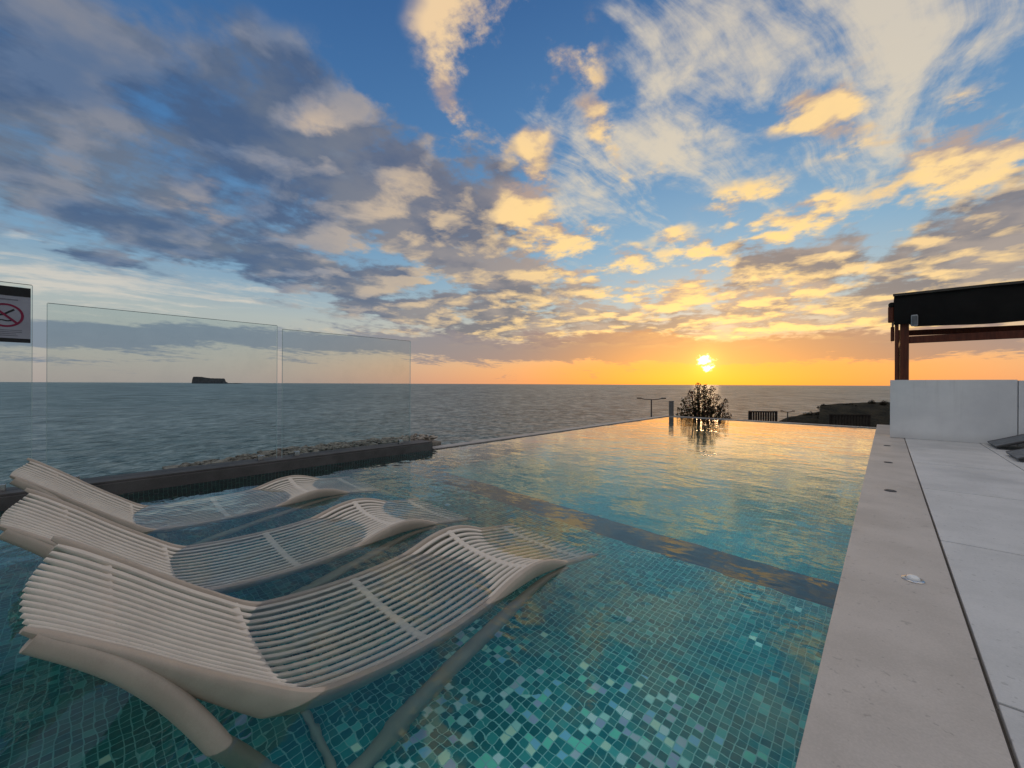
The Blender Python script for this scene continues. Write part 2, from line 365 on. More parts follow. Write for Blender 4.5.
def leaf_mat(name, a, b_, c):
    m, N, b, P, out = material(name)
    n = N.noise(P, 3.0, 4, .6)
    oi = N.n.new('ShaderNodeNewGeometry').outputs['Random Per Island']
    N.put(b.inputs['Base Color'], N.mix(N.ss(oi, .72, .95), N.mix(N.ss(n, .38, .62), a, b_), c))
    b.inputs['Roughness'].default_value = .75; b.inputs['Specular IOR Level'].default_value = .1
    tr = N.n.new('ShaderNodeBsdfTranslucent'); N.put(tr.inputs['Color'], N.mix(.5, b_, c))
    mx = N.n.new('ShaderNodeMixShader'); mx.inputs[0].default_value = .12
    N.l.new(b.outputs[0], mx.inputs[1]); N.l.new(tr.outputs[0], mx.inputs[2]); N.l.new(mx.outputs[0], out.inputs['Surface'])
    return m
M['leaf'] = leaf_mat('dark_leaf', (.020, .024, .012), (.045, .048, .020), (.16, .055, .045))
M['leaf_dry'] = leaf_mat('scrub_leaf', (.016, .015, .009), (.040, .034, .018), (.07, .045, .028))

PITCH = .034
def tile_mat(name, wall=False, deep=0.0):
    m, N, b, P, out = material(name)
    s = N.sep(P)
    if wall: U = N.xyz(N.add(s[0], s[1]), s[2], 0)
    else: U = N.xyz(s[0], s[1], 0)
    U = N.v('SCALE', U, scale=1 / PITCH)
    cell = N.v('FLOOR', U); fr = N.v('SUBTRACT', N.v('FRACTION', U), (.5, .5, .5))
    fx = N.sep(N.v('ABSOLUTE', fr))
    edge = N.m('MAXIMUM', fx[0], fx[1])
    wn = N.n.new('ShaderNodeTexWhiteNoise'); wn.noise_dimensions = '3D'; N.l.new(cell, wn.inputs['Vector'])
    wn2 = N.n.new('ShaderNodeTexWhiteNoise'); wn2.noise_dimensions = '3D'; N.l.new(N.v('ADD', cell, (31.7, 12.3, 5.1)), wn2.inputs['Vector'])
    basec = N.ramp(wn.outputs['Value'], [(0, (.010, .145, .148)), (.25, (.014, .175, .174)), (.50, (.016, .205, .200)), (.72, (.028, .255, .24)),
                                         (.88, (.055, .32, .30)), (.96, (.11, .44, .40))], 'CONSTANT')
    pearl = N.ramp(wn2.outputs['Value'], [(0, (.55, .75, .68)), (.16, (.62, .56, .62)), (.30, (.30, .55, .72)), (.42, (.75, .80, .62)), (.58, (.50, .46, .62)),
                                          (.72, (.22, .66, .50)), (.84, (.80, .80, .78))], 'CONSTANT')
    clump = N.noise(N.v('SCALE', cell, scale=PITCH), 2.4, 4, .6)
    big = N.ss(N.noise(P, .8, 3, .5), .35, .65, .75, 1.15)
    x, y = s[0], s[1]
    near = N.mul(N.ss(x, -2.4, -.9), N.ss(y, 2.2, 1.2)) if not wall else .2  # extra pearl tiles on this side stand in for reflected light
    thr = N.sub(1.0, N.mul(N.ss(N.add(clump, N.mul(near, .14)), .46, .72), N.ma(near, .40, .02)))
    isp = N.m('GREATER_THAN', N.m('FRACT', N.mul(wn.outputs['Value'], 17.31)), thr)
    c = N.mix(isp, basec, pearl)
    c = N.v('SCALE', c, scale=N.mul(big, N.ss(x, -2.3, -.5, .66, 1.75)) if not wall else .35)  # sheen painted in: tiles brighten towards the coping side
    if deep: c = N.mix(deep, c, (.28, .60, .66))
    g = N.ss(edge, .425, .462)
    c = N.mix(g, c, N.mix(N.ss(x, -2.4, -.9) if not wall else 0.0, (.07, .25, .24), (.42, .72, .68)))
    N.put(b.inputs['Base Color'], c)
    N.put(b.inputs['Roughness'], N.ma(g, .5, .18))
    tilt = N.v('SCALE', N.v('SUBTRACT', wn2.outputs['Color'], (.5, .5, .5)), scale=.10)
    geo = N.n.new('ShaderNodeNewGeometry')
    N.put(b.inputs['Normal'], N.v('NORMALIZE', N.v('ADD', geo.outputs['Normal'], tilt)))
    return m
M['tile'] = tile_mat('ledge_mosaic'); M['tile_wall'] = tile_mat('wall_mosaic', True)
M['tile_deep'] = tile_mat('deep_mosaic', deep=.60)
M['tile_dark'] = speckled('dark_step_tile', (.06, .055, .058), (.10, .092, .092), 5, .5, .1, .002, 60, .4)

def water_mat():
    m, N, b, P, out = material('pool_water')
    w = N.v('ADD', P, N.v('SCALE', N.noise(P, 1.3, 3, .5, col=True), scale=.25))
    y = N.sep(P)[1]
    h = N.add(N.mul(N.noise(N.v('MULTIPLY', w, (1.0, 1.5, 1)), 2.2, 3, .5), .42), N.mul(N.noise(N.v('MULTIPLY', w, (1.0, 1.5, 1)), 6.2, 2, .45), .26))
    h = N.add(h, N.mul(N.noise(w, 22.0, 2, .5), N.ss(N.noise(P, .9, 2, .5), .45, .65, .008, .030)))
    h = N.mul(h, N.ss(N.noise(P, .62, 3, .55), .40, .64, .70, 2.1))
    nrm = bump(N, h, 1.0, .0100)
    rf = N.n.new('ShaderNodeBsdfRefraction'); rf.inputs['IOR'].default_value = 1.33; rf.inputs['Roughness'].default_value = 0.0
    rf.inputs['Color'].default_value = (1, 1, 1, 1); N.l.new(nrm, rf.inputs['Normal'])
    go = N.n.new('ShaderNodeBsdfGlossy'); go.inputs['Roughness'].default_value = 0.0; go.inputs['Color'].default_value = (1, 1, 1, 1); N.l.new(nrm, go.inputs['Normal'])
    fr = N.n.new('ShaderNodeFresnel'); N.l.new(N.ma(N.n.new('ShaderNodeNewGeometry').outputs['Backfacing'], -.22, 1.46), fr.inputs[0]); N.l.new(nrm, fr.inputs['Normal'])
    bf = N.n.new('ShaderNodeNewGeometry').outputs['Backfacing']
    F_ = N.m('MULTIPLY', fr.outputs[0], N.add(1.0, N.mul(N.sub(1.0, bf), N.ss(fr.outputs[0], .26, .50, 0.0, .60))), clamp=True)
    mx = N.n.new('ShaderNodeMixShader'); N.l.new(F_, mx.inputs[0]); N.l.new(rf.outputs[0], mx.inputs[1]); N.l.new(go.outputs[0], mx.inputs[2])
    N.l.new(mx.outputs[0], out.inputs['Surface'])
    va = N.n.new('ShaderNodeVolumeAbsorption'); va.inputs['Color'].default_value = (.42, .97, .95, 1); va.inputs['Density'].default_value = .8
    N.l.new(va.outputs[0], out.inputs['Volume'])
    return m
M['water'] = water_mat()

def sea_mat():
    m, N, b, P, out = material('sea_water')
    R_ = (math.cos(HEAD), math.sin(HEAD), 0); F_ = (-math.sin(HEAD), math.cos(HEAD), 0)      # swell runs along the coast
    Q = N.xyz(N.v('DOT_PRODUCT', P, R_), N.mul(N.v('DOT_PRODUCT', P, F_), .55), 0)
    dist = N.v('LENGTH', P)
    tot = None
    for k, (sc_, d0, d1, d2, d3) in enumerate(((.50, -2, -1, 150, 260), (.22, 80, 160, 300, 560), (.070, 220, 400, 800, 1400), (.024, 600, 1000, 2200, 4500), (.006, 1600, 3000, 20000, 40000))):
        wgt = N.mul(N.ss(dist, d0, d1), N.ss(dist, d2, d3, 1, 0))
        s_ = N.mul(N.sub(N.noise(N.v('ADD', Q, (k * 37.1, k * 11.3, 0)), sc_, 3, .6, .4, dim='2D'), .5), wgt)
        tot = s_ if tot is None else N.add(tot, s_)
    big = N.sub(N.noise(P, .004, 4, .6, dim='2D'), .5)
    w = N.add(N.mul(tot, N.ss(dist, 900, 9000, 1.0, .45)), N.mul(big, .25))
    st = N.ss(w, -.26, .27, kind='LINEAR')
    N.put(b.inputs['Base Color'], N.ramp(st, [(0, (.018, .058, .072)), (.5, (.062, .128, .143)), (.8, (.145, .215, .228)), (1, (.23, .30, .31))]))  # lit and dark wave faces painted into the base colour
    b.inputs['Roughness'].default_value = .30; b.inputs['IOR'].default_value = 1.30
    N.put(b.inputs['Specular IOR Level'], N.ss(st, 0, 1, .10, .55))
    h = N.add(N.mul(N.noise(P, .06, 4, .6, dim='2D'), 2.5), N.mul(N.noise(P, .35, 3, .6, dim='2D'), .6))
    N.put(b.inputs['Normal'], bump(N, h, 1.0, 1.5))
    return m
M['sea'] = sea_mat()

def glass_mat():
    m, N, b, P, out = material('clear_glass')
    n = N.noise(P, 3, 5, .6)
    tr = N.n.new('ShaderNodeBsdfTransparent'); N.put(tr.inputs['Color'], N.mix(N.ss(N.noise(P, 2.6, 6, .65), .40, .72), (.925, .955, .955), (.895, .93, .935)))
    go = N.n.new('ShaderNodeBsdfGlossy'); go.inputs['Roughness'].default_value = .02; go.inputs['Color'].default_value = (.9, .95, .95, 1)
    fr = N.n.new('ShaderNodeFresnel'); fr.inputs[0].default_value = 1.45
    mx = N.n.new('ShaderNodeMixShader'); N.l.new(N.mul(fr.outputs[0], .8), mx.inputs[0])
    N.l.new(tr.outputs[0], mx.inputs[1]); N.l.new(go.outputs[0], mx.inputs[2]); N.l.new(mx.outputs[0], out.inputs['Surface'])
    return m
M['glass'] = glass_mat()
M['glass_edge'] = speckled('polished_glass_edge', (.34, .46, .46), (.46, .58, .57), 5, .2, .02, .001, 90, .6)

def sheet(name, x0, y0, x1, y1, z, mat, nx=1, ny=1, hf=None, kind='structure'):
    mb = MB()
    v = [(x0 + (x1 - x0) * i / nx, y0 + (y1 - y0) * j / ny) for j in range(ny + 1) for i in range(nx + 1)]
    mb.v = [(x, y, z + (hf(x, y) if hf else 0)) for x, y in v]
    mb.f = [(j * (nx + 1) + i, j * (nx + 1) + i + 1, (j + 1) * (nx + 1) + i + 1, (j + 1) * (nx + 1) + i) for j in range(ny) for i in range(nx)]
    o = mb.build(name, mat, smooth=bool(hf)); tag(o, kind=kind); return o

# ------------------------------------------------------------------ the pool
AL, AR = -5.0, -.17          # inner faces of the left and right walls
T0, T1, TS = -3.5, 12.55, 2.86
LEDGE, DEEP = -.60, -1.45
def make_pool():
    tag(MB().box((AL - .05, T0, LEDGE - .25), (AR + .03, TS, LEDGE)).build('pool_floor', M['tile']), 'shallow mosaic ledge of the pool', kind='structure')
    tag(MB().box((AL - .05, TS, DEEP), (AR + .03, TS + .33, LEDGE - .004)).build('pool_step', M['tile_dark']), kind='structure')
    tag(MB().box((AL - .05, TS + .33, DEEP - .2), (AR + .03, T1 + .03, DEEP)).build('pool_floor', M['tile_deep']), kind='structure')
    mb = MB(); mb.box((AL - .22, T0, -1.9), (AL, T1 + .22, -.006)); mb.box((AL, T1, -1.9), (AR, T1 + .22, -.006))
    tag(mb.build('pool_wall', M['tile_wall']), kind='structure')
    tag(MB().box((AR, T0, -1.9), (.20, T1 + .22, -.012)).build('pool_wall', M['tile_wall']), kind='structure')
    tag(MB().box((AL - .03, T0 + .01, -1.8), (AR + .02, T1 + .03, 0)).build('pool_water', M['water']), kind='structure')
    # thin stone rims of the vanishing edges
    mb = MB()
    mb.box((AL - .20, 3.62, -.004), (AL - .012, T1 + .20, .016), .004)
    tag(mb.build('pool_rim', M['edge']), kind='structure')
    tag(MB().box((AL - .011, T1 + .012, -.004), (AR + .0, T1 + .20, .016), .004).build('pool_rim', M['edge']), kind='structure')
    # dark overflow channel lip
    tag(MB().box((AL - .012 + .001, 3.62, -.05), (AL + .012, T1, .004)).build('pool_rim', M['joint']), kind='structure')
    # right-hand coping with its joint and the deck slabs
    mb = MB(); mb.box((-.165, T0 + .001, -.01), (.240, 13.4, .04), .006)
    tag(mb.build('pool_coping', M['coping']), kind='structure')
    tag(MB().box((AL - .25, T0 - 5, -1.9), (.236, T0 - .002, .036), .006).build('deck', M['coping']), kind='structure')     # terrace behind the near end of the pool
    tag(MB().box((.20, T0 - 5, -.05), (12.0, 14.0, .018)).build('deck_base', M['joint']), kind='structure')
    rows = [1.893 + 1.742 * k for k in range(-6, 7)]
    cols = [(.250, 1.14), (1.15, 2.05), (2.06, 2.96), (2.97, 5.0), (5.01, 8.0), (8.01, 11.9)]
    mb = MB()
    for y in rows:
        for x0, x1 in cols: mb.box((x0, y + .006, .0), (x1, y + 1.742 - .006, .042), .004)
    tag(mb.build('deck', M['deck']), kind='structure')
make_pool()

# coping lights
def coping_light(x, y, label, lit=False):
    r = empty('deck_light', (x, y, .04), label, 'deck light', 'round lights set in the pool coping')
    MB().lathe((0, 0, 0), [(.042, 0), (.042, .004), (.038, .007), (.029, .007), (.027, .003)]).build('bezel', M['steel' if lit else 'metal_dark'], r, True)
    MB().lathe((0, 0, .003), [(.026, 0), (.025, .008), (.021, .015), (.013, .019), (.004, .020)] if lit else [(.026, 0), (.022, .004), (.004, .005)], 24).build('lens', M['lens' if lit else 'metal_dark'], r, True)
coping_light(.100, 2.80, 'shiny domed steel light nearest on the stone pool coping', True)
coping_light(.030, 5.02, 'flat dark round light on the coping beyond the shiny dome')
coping_light(.020, 6.85, 'small dark round coping light between two other dark ones')
coping_light(.012, 8.75, 'farthest dark round coping light, just before the white wall')

# ------------------------------------------------------------------ left parapet, glass, sign
def make_left():
    r = empty('parapet_wall', (-5.16, 0, 0), 'low dark stone kerb wall running along the left side of the pool', 'wall')
    MB().box((-.155, -9, -1.5), (.155, 3.6, .105), .006).build('wall', M['kerb'], r)
    MB().box((-.165, -9, .1055), (.135, 3.6, .125), .004).build('capping', M['kerb'], r)
    def panel(y0, y1, label, top=1.665):
        p = empty('glass_panel', (-5.17, (y0 + y1) / 2, .125), label, 'glass panel', 'glass windscreen panels on the dark kerb')
        h = (y1 - y0) / 2
        MB().box((-.007, -h, 0), (.007, h, top - .125)).build('pane', M['glass'], p)
        MB().box((-.006, h + .001, 0), (.006, h + .004, top - .126)).build('edge_strip', M['glass_edge'], p)
        MB().box((-.006, -h - .004, 0), (.006, -h - .001, top - .126)).build('edge_strip', M['glass_edge'], p)
        MB().box((-.006, -h, top - .1245), (.006, h, top - .1215)).build('top_strip', M['metal_dark'], p)
        for yy in (-h + .16, h - .16):
            MB().box((-.022, yy - .03, .001), (-.0075, yy + .03, .055), .003).box((.0075, yy - .03, .001), (.022, yy + .03, .055), .003).box((-.0215, yy - .0295, .0005), (.0215, yy + .0295, .004)).build('clamp', M['steel'], p)
    panel(-2.2, -.30, 'glass panel at the far left that carries the warning sign', 1.80)
    panel(-.215, 1.525, 'wide clear glass panel in front of the distant island')
    panel(1.585, 3.305, 'clear glass panel at the end of the dark kerb, nearest the open pool edge', 1.63)
    # sign
    s = empty('warning_sign', (-5.155, -.47, 1.545), 'grey prohibition sign with black header and red slashed ring on the glass', 'sign')
    MB().box((0, -.165, -.225), (.004, .165, .225), .001).build('panel', M['sign_grey'], s)
    MB().box((.0042, -.165, .150), (.006, .165, .224)).build('header', M['sign_black'], s)
    MB().box((.0042, -.165, -.224), (.006, .165, -.192)).build('footer', M['sign_black'], s)
    mb = MB(); n = 48; cy, cz = .035, -.01
    for k in range(n):
        a0, a1 = 2 * PI * k / n, 2 * PI * (k + 1) / n
        q = [(.0055, cy + R_ * math.cos(a), cz + R_ * math.sin(a)) for R_, a in ((.080, a0), (.095, a0), (.095, a1), (.080, a1))]
        mb.add(q, [(0, 1, 2, 3)])
    d = .062; w = .0055
    mb.add([(.0056, cy - d - w, cz + d - w), (.0056, cy - d + w, cz + d + w), (.0056, cy + d + w, cz - d + w), (.0056, cy + d - w, cz - d - w)], [(0, 1, 2, 3)])
    mb.build('prohibition_ring', M['sign_red'], s)
    mb = MB()     # figure strokes inside the ring
    def stroke(y0, z0, y1, z1, w, x=.0048):
        L = math.hypot(y1 - y0, z1 - z0); ny, nz = -(z1 - z0) / L * w, (y1 - y0) / L * w
        mb.add([(x, y0 + ny, z0 + nz), (x, y1 + ny, z1 + nz), (x, y1 - ny, z1 - nz), (x, y0 - ny, z0 - nz)], [(0, 1, 2, 3)])
    stroke(cy - .01, cz + .005, cy + .045, cz + .05, .007); stroke(cy - .01, cz + .005, cy - .05, cz - .005, .007)
    stroke(cy - .05, cz - .045, cy - .02, cz - .038, .005, .0049); stroke(cy - .02, cz - .038, cy + .01, cz - .045, .005, .0050); stroke(cy + .01, cz - .045, cy + .03, cz - .04, .005, .0049)
    mb.build('pictogram', M['sign_black'], s)
    mb = MB()
    stroke(-.12, .118, .10, .118, .005)
    mb.build('heading', M['sign_text'], s); mb = MB()
    for k, (a, b) in enumerate(((-.14, .12), (-.13, .12), (-.14, .09), (-.11, .10))): stroke(a, -.128 - k * .0145, b, -.128 - k * .0145, .0028)
    mb.build('lettering', M['sign_text'], s)
    # rubble edge just beyond the kerb
    rnd = random.Random(4); mb = MB()
    for k in range(1100):
        y = .7 + 3.25 * rnd.random() ** .85; f = min(1, (y - .6) / 1.2)
        x = rnd.uniform(-5.85, -5.36); c = (x, y, .06 + .075 * f * rnd.uniform(.35, 1.0))
        rr = rnd.uniform(.012, .034); bm = bmesh.new(); bmesh.ops.create_icosphere(bm, subdivisions=1, radius=rr)
        for q in bm.verts: q.co = q.co * rnd.uniform(.7, 1.25); q.co.z *= .7
        bm.verts.index_update()
        mb.add([(q.co.x * 1.3 + c[0], q.co.y * 1.5 + c[1], q.co.z + c[2]) for q in bm.verts], [[q.index for q in g.verts] for g in bm.faces]); bm.free()
    mb.box((-5.95, .6, -1.9), (-5.33, 4.0, .055))
    o = mb.build('rubble_bank', M['rock']); tag(o, 'rough band of pale and dark rubble just beyond the kerb wall', 'rubble bank')
make_left()

# ------------------------------------------------------------------ loungers
RIM = [(-.05, .470), (.12, .336), (.25, .226), (.39, .116), (.55, .005), (.75, -.050), (.95, -.066), (1.15, -.048), (1.35, .005), (1.5, .05), (1.64, .066),
       (1.76, .048), (1.9, -.004), (2.05, -.07), (2.2, -.125), (2.3, -.15)]
RUN = [(-.035, .438), (.055, .360), (.13, .280), (.21, .165), (.30, .0), (.37, -.16), (.45, -.34), (.53, -.49), (.60, -.56), (.68, -.568), (.76, -.535),
       (.85, -.475), (.98, -.405), (1.2, -.30), (1.42, -.20), (1.6, -.11), (1.75, -.065), (1.9, -.075)]
HW = .367                                  # half width to the middle of the side rails
def dish(l):                               # how far the seat sinks below the rails
    q = min(1.0, abs(l) / HW); return -.058 * (1 - q ** 2.6)
def make_lounger():
    zf = -LEDGE                            # children sit in a frame whose origin is on the pool floor at mid length
    L = lambda l, s, z: (l, s - 1.0, z + zf)
    r = empty('in_pool_lounger', (0, 0, 0), '', 'sun lounger', 'resin loungers standing in the shallow end')
    def rr(hx, hz, e=.55, m=10):           # rounded-rectangle section
        out = []
        for j in range(m):
            a = 2 * PI * (j + .5) / m; c, s_ = math.cos(a), math.sin(a)
            out.append((hx * math.copysign(abs(c) ** e, c), hz * math.copysign(abs(s_) ** e, s_)))
        return out
    seat = MB(); n = 15
    for k in range(n):
        l = -.332 + .664 * k / (n - 1); q = abs(l) / HW
        s0 = -.075 + .05 * q * q; s1 = 2.26 - .05 * q * q
        S = [s0 + (s1 - s0) * i / 84 for i in range(85)]
        roll = math.atan(.058 * 2.6 * q ** 1.6 / HW) * (1 if l > 0 else -1)
        sec = rr(.0125, .0095, .6)
        sec = [(a * math.cos(roll) - b * math.sin(roll), a * math.sin(roll) + b * math.cos(roll)) for a, b in sec]
        def sc(i, sec=sec):
            e = min(i, 84 - i); f = (.55, .85)[e] if e < 2 else 1
            return [(a * f, b * f) for a, b in sec]
        seat.sweep([L(l, s, interp(RIM, s) + dish(l)) for s in S], sc, (1, 0, 0))
    seat.build('slatted_seat', M['lounger'], r, True)
    for s in (.08, .47, 1.0, 1.62, 2.1):
        pts = [L(l, s, interp(RIM, s) + dish(l) - (.021 if s < .3 else .014 if s < .6 else .005)) for l in [-.35 + .70 * i / 24 for i in range(25)]]
        MB().sweep(pts, lambda i: rr(.020, .0125, .6), None).build('cross_bar', M['lounger'], r, True)
    for sd in (-1, 1):
        S = [-.045 + 2.275 * i / 90 for i in range(91)]
        def sec(i):
            s = S[i]
            d = interp([(-.05, .011), (.1, .018), (.3, .036), (.5, .052), (.62, .056), (.9, .048), (1.3, .048), (1.6, .046), (1.9, .034), (2.25, .018)], s)
            hx = interp([(-.05, .016), (.2, .020), (.6, .022), (1.6, .020), (2.25, .014)], s)
            e = min(i, 90 - i); f = (.6, .9)[e] if e < 2 else 1
            return [((a + sd * .55 * min(0, b * .8 - d * .2)) * f, b * f - d + .010) for a, b in rr(hx, d, .62, 14)]
        MB().sweep([L(sd * HW, s, interp(RIM, s)) for s in S], sec, (1, 0, 0)).build('side_rail', M['lounger_shaded'], r, True)
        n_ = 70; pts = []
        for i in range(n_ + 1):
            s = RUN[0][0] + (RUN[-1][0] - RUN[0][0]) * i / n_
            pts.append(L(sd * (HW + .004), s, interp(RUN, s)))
        MB().sweep(pts, lambda i: rr(interp([(0, .017), (.12, .030), (.3, .036), (.7, .034), (1, .015)], i / n_), interp([(0, .022), (.1, .028), (.3, .031), (.75, .03), (1, .014)], i / n_), .8, 14), (1, 0, 0)).build('runner_leg', M['lounger_shaded'], r, True)
    for s in (.64,):
        MB().tube([L(x, s, interp(RUN, s)) for x in (-HW, 0, HW)], .018, 12).build('spreader', M['lounger_shaded'], r, True)
    return r
def copy_tree(o, parent=None):
    c = o.copy(); COL.objects.link(c)
    if parent: c.parent = parent
    for ch in list(o.children): copy_tree(ch, c)
    return c
proto = make_lounger()
RZ = math.radians(-1.3); ux, uy = math.sin(-RZ), math.cos(-RZ)
for k, (sh, l0, lab) in enumerate(((0.0, 0.0, 'nearest of the three beige slatted loungers half sunk in the water'),
                                   (-.15, -1.044, 'middle beige slatted lounger, between the two other loungers in the pool'),
                                   (-.25, -2.285, 'farthest beige slatted lounger, beside the dark kerb and glass'))):
    o = proto if k == 0 else copy_tree(proto)
    s, l = 1.0 + sh, -HW + l0
    o.location = (-1.3565 + s * ux + l * uy, -.045 + s * uy - l * ux, LEDGE); o.rotation_euler = (0, 0, RZ)
    o['label'] = lab

# ------------------------------------------------------------------ white wall, pergola and sunbeds on the right
def make_right():
    tag(MB().box((.053, 10.2, .0425), (1.535, 10.5, 1.103), .006).build('white_wall', M['white_render']), 'plain white rendered wall at the end of the pool coping, under the pergola', 'wall')
    tag(MB().box((1.545, 10.2 - .01, .0425), (9.0, 10.5, 1.090), .006).build('white_wall', M['white_render']), 'white wall continuing past the joint at the right edge of the photo', 'wall')
    p = empty('pergola', (.2, 10.35, 1.103), 'dark red timber pergola with black canvas roof on the white wall', 'pergola')
    z = 1.103; W = lambda x, y, zz: (x - .2, y - 10.35, zz - z)
    def bx(name, mat, lo, hi, bev=.006, par=p):
        return MB().box(W(*lo), W(*hi), bev).build(name, M[mat], par)
    bx('post', 'wood', (.112, 10.27, 1.104), (.165, 10.33, 2.56)); bx('post', 'wood', (.182, 10.26, 1.104), (.300, 10.40, 2.56))
    bx('post', 'wood', (5.2, 10.27, 1.104), (5.33, 10.40, 2.56)); bx('post', 'wood', (.18, 15.0, -2.5), (.30, 15.12, 2.5))
    bx('front_rail', 'wood', (.301, 10.28, 1.775), (5.199, 10.36, 1.900)); bx('side_rail', 'wood', (.19, 10.402, 1.80), (.27, 14.99, 1.89))
    MB().sweep([W(.30, 10.9, 2.02), W(5.2, 10.9, 1.90)], lambda i: [(-.04, -.05), (.04, -.05), (.04, .05), (-.04, .05)]).build('rafter', M['wood'], p)
    bx('beam_end', 'wood', (.018, 10.22, 2.17), (.100, 10.30, 2.47), .02); bx('beam_end', 'wood', (.055, 10.31, 1.83), (.108, 10.37, 2.10), .015)
    # sagging black canvas roof with its valance
    mb = MB(); nx, ny = 26, 14
    def zr(x, y): return 2.66 - .012 * (x - .1) + .16 * max(0, (y - 10.2)) ** .6 * .15 + .005 * math.sin(x * 3.1 + y) 
    v = []
    for j in range(ny + 1):
        for i in range(nx + 1):
            x = .10 + 5.4 * i / nx; y = 10.22 + 4.6 * j / ny; v.append(W(x, y, zr(x, y)))
    f = [(j * (nx + 1) + i, j * (nx + 1) + i + 1, (j + 1) * (nx + 1) + i + 1, (j + 1) * (nx + 1) + i) for j in range(ny) for i in range(nx)]
    mb.add(v, f); mb.build('canvas_roof', M['canvas'], p, True)
    rnd = random.Random(7); mb = MB(); n = 60; v = []
    for i in range(n + 1):
        x = .10 + 5.4 * i / n; top = zr(x, 10.22) + .002; bot = 2.055 - .012 * (x - .1) + .012 * math.sin(x * 4) + (.06 if x < .32 else 0)
        for k in range(9):
            t = k / 8; v.append(W(x, 10.215 - .03 * math.sin(t * PI) + .012 * math.sin(x * 9 + t * 3), top + (bot - top) * t))
    f = [(i * 9 + k, (i + 1) * 9 + k, (i + 1) * 9 + k + 1, i * 9 + k + 1) for i in range(n) for k in range(8)]
    mb.add(v, f); mb.build('valance', M['canvas'], p, True)
    v = [W(.10, 10.23 + 4.6 * j / 20, zz) for j in range(21) for zz in (2.66 + .02 * (j / 20), 2.12 + .01 * math.sin(j))]
    mb = MB(); mb.add(v, [(2 * j, 2 * j + 2, 2 * j + 3, 2 * j + 1) for j in range(20)]); mb.build('valance', M['canvas'], p, True)
    MB().sweep([W(.085 + 5.42 * i / 30, 10.205, zr(.085 + 5.42 * i / 30, 10.205) + .012) for i in range(31)], lambda i: [(-.03, -.02), (.03, -.02), (.03, .02), (-.03, .02)]).build('canvas_hem', M['canvas_top'], p, True)
    MB().lathe(W(.07, 10.25, 2.49), [(.02, -.05), (.045, -.03), (.05, .02), (.03, .05), (.01, .055)], 16).build('canvas_roll', M['canvas'], p, True)
    s = empty('wall_speaker', (.365, 10.20, 2.07), 'small pale grey speaker fixed by the pergola post', 'speaker')
    MB().box((-.045, -.07, 0), (.045, .03, .20), .02).build('housing', M['plastic_grey'], s, True)
    MB().box((-.036, -.075, .02), (.036, -.0705, .18), .002).build('grille', M['sling'], s)
    MB().box((-.012, .03, .06), (.012, .06, .12), .003).build('bracket', M['metal_dark'], s)
    # low sunbeds
    def sunbed(x, y, label):
        b = empty('sunbed', (x, y, .042), label, 'sunbed', 'low grey sunbeds on the deck', math.radians(-90))
        prof = [(0, .035), (.10, .075), (.50, .235), (.70, .275), (1.15, .285), (1.30, .32), (1.85, .58)]
        ys = [1.28 * k / 20 for k in range(21)]
        MB().sweep([(0, y_, interp(prof, y_)) for y_ in ys], lambda i: [(-.33, -.012), (.33, -.012), (.33, .012), (-.33, .012)], (1, 0, 0)).build('seat', M['sling'], b)
        MB().sweep([(0, y_, interp(prof, y_)) for y_ in (1.30, 1.5, 1.7, 1.85)], lambda i: [(-.33, -.012), (.33, -.012), (.33, .012), (-.33, .012)], (1, 0, 0)).build('backrest', M['sling'], b)
        for sx in (-.35, .35):
            MB().tube([(sx, y_, interp(prof, y_)) for y_ in ys + [1.5, 1.7, 1.85]], .018).build('frame_rail', M['metal_dark'], b, True)
            for yy in (.55, 1.2): MB().tube([(sx, yy, .0), (sx, yy, interp(prof, yy) - .01)], .015).build('leg', M['metal_dark'], b, True)
    sunbed(1.22, 9.78, 'low grey sunbed by the white wall, at the right edge')
    sunbed(1.22, 8.40, 'low grey sunbed nearer the camera, cut off by the right edge')
make_right()

# ------------------------------------------------------------------ beyond the pool
def sm(a, b, x):
    t = max(0, min(1, (x - a) / (b - a))); return t * t * (3 - 2 * t)
def terrain(x, y):
    n = mathutils.noise.noise((x * .09, y * .09, 1)) * .5 + mathutils.noise.noise((x * .3, y * .3, 5)) * .18
    near = -1.25 - 2.0 * sm(17, 40, y) - 5.5 * sm(40, 58, y)
    left = sm(-6.5, -10, x)
    z = near + (-8.2 - near) * left
    if y < 12.5: z = -1.9 + (-6.3) * left
    z += n * .5 * sm(14, 24, abs(x) + y)
    coast = sm(-26, -42, x) + sm(74, 100, y + .4 * x)
    hx = sm(-24, -10, x) * sm(60, 92, y)
    z += hx * 3.2
    return z - 26 * min(1, coast * (1 - .0 * hx))
sheet('ground', -60, -40, 70, 120, 0, M['scrub'], 130, 160, lambda x, y: terrain(x, y) if not (-5.6 < x < 13 and y < 13.2) else -2.6)

mb = MB(); n = 96; R0 = 120000.0
rings = [0, 40, 120, 400, 1200, 4000, 12000, 40000, R0]
mb.v = [(0, 0, -25)] + [(r_ * math.cos(2 * PI * j / n), r_ * math.sin(2 * PI * j / n), -25) for r_ in rings[1:] for j in range(n)]
mb.f = [(0, 1 + j, 1 + (j + 1) % n) for j in range(n)] + [(1 + (i - 1) * n + j, 1 + i * n + j, 1 + i * n + (j + 1) % n, 1 + (i - 1) * n + (j + 1) % n) for i in range(1, len(rings) - 1) for j in range(n)]
tag(mb.build('sea', M['sea']), kind='structure')

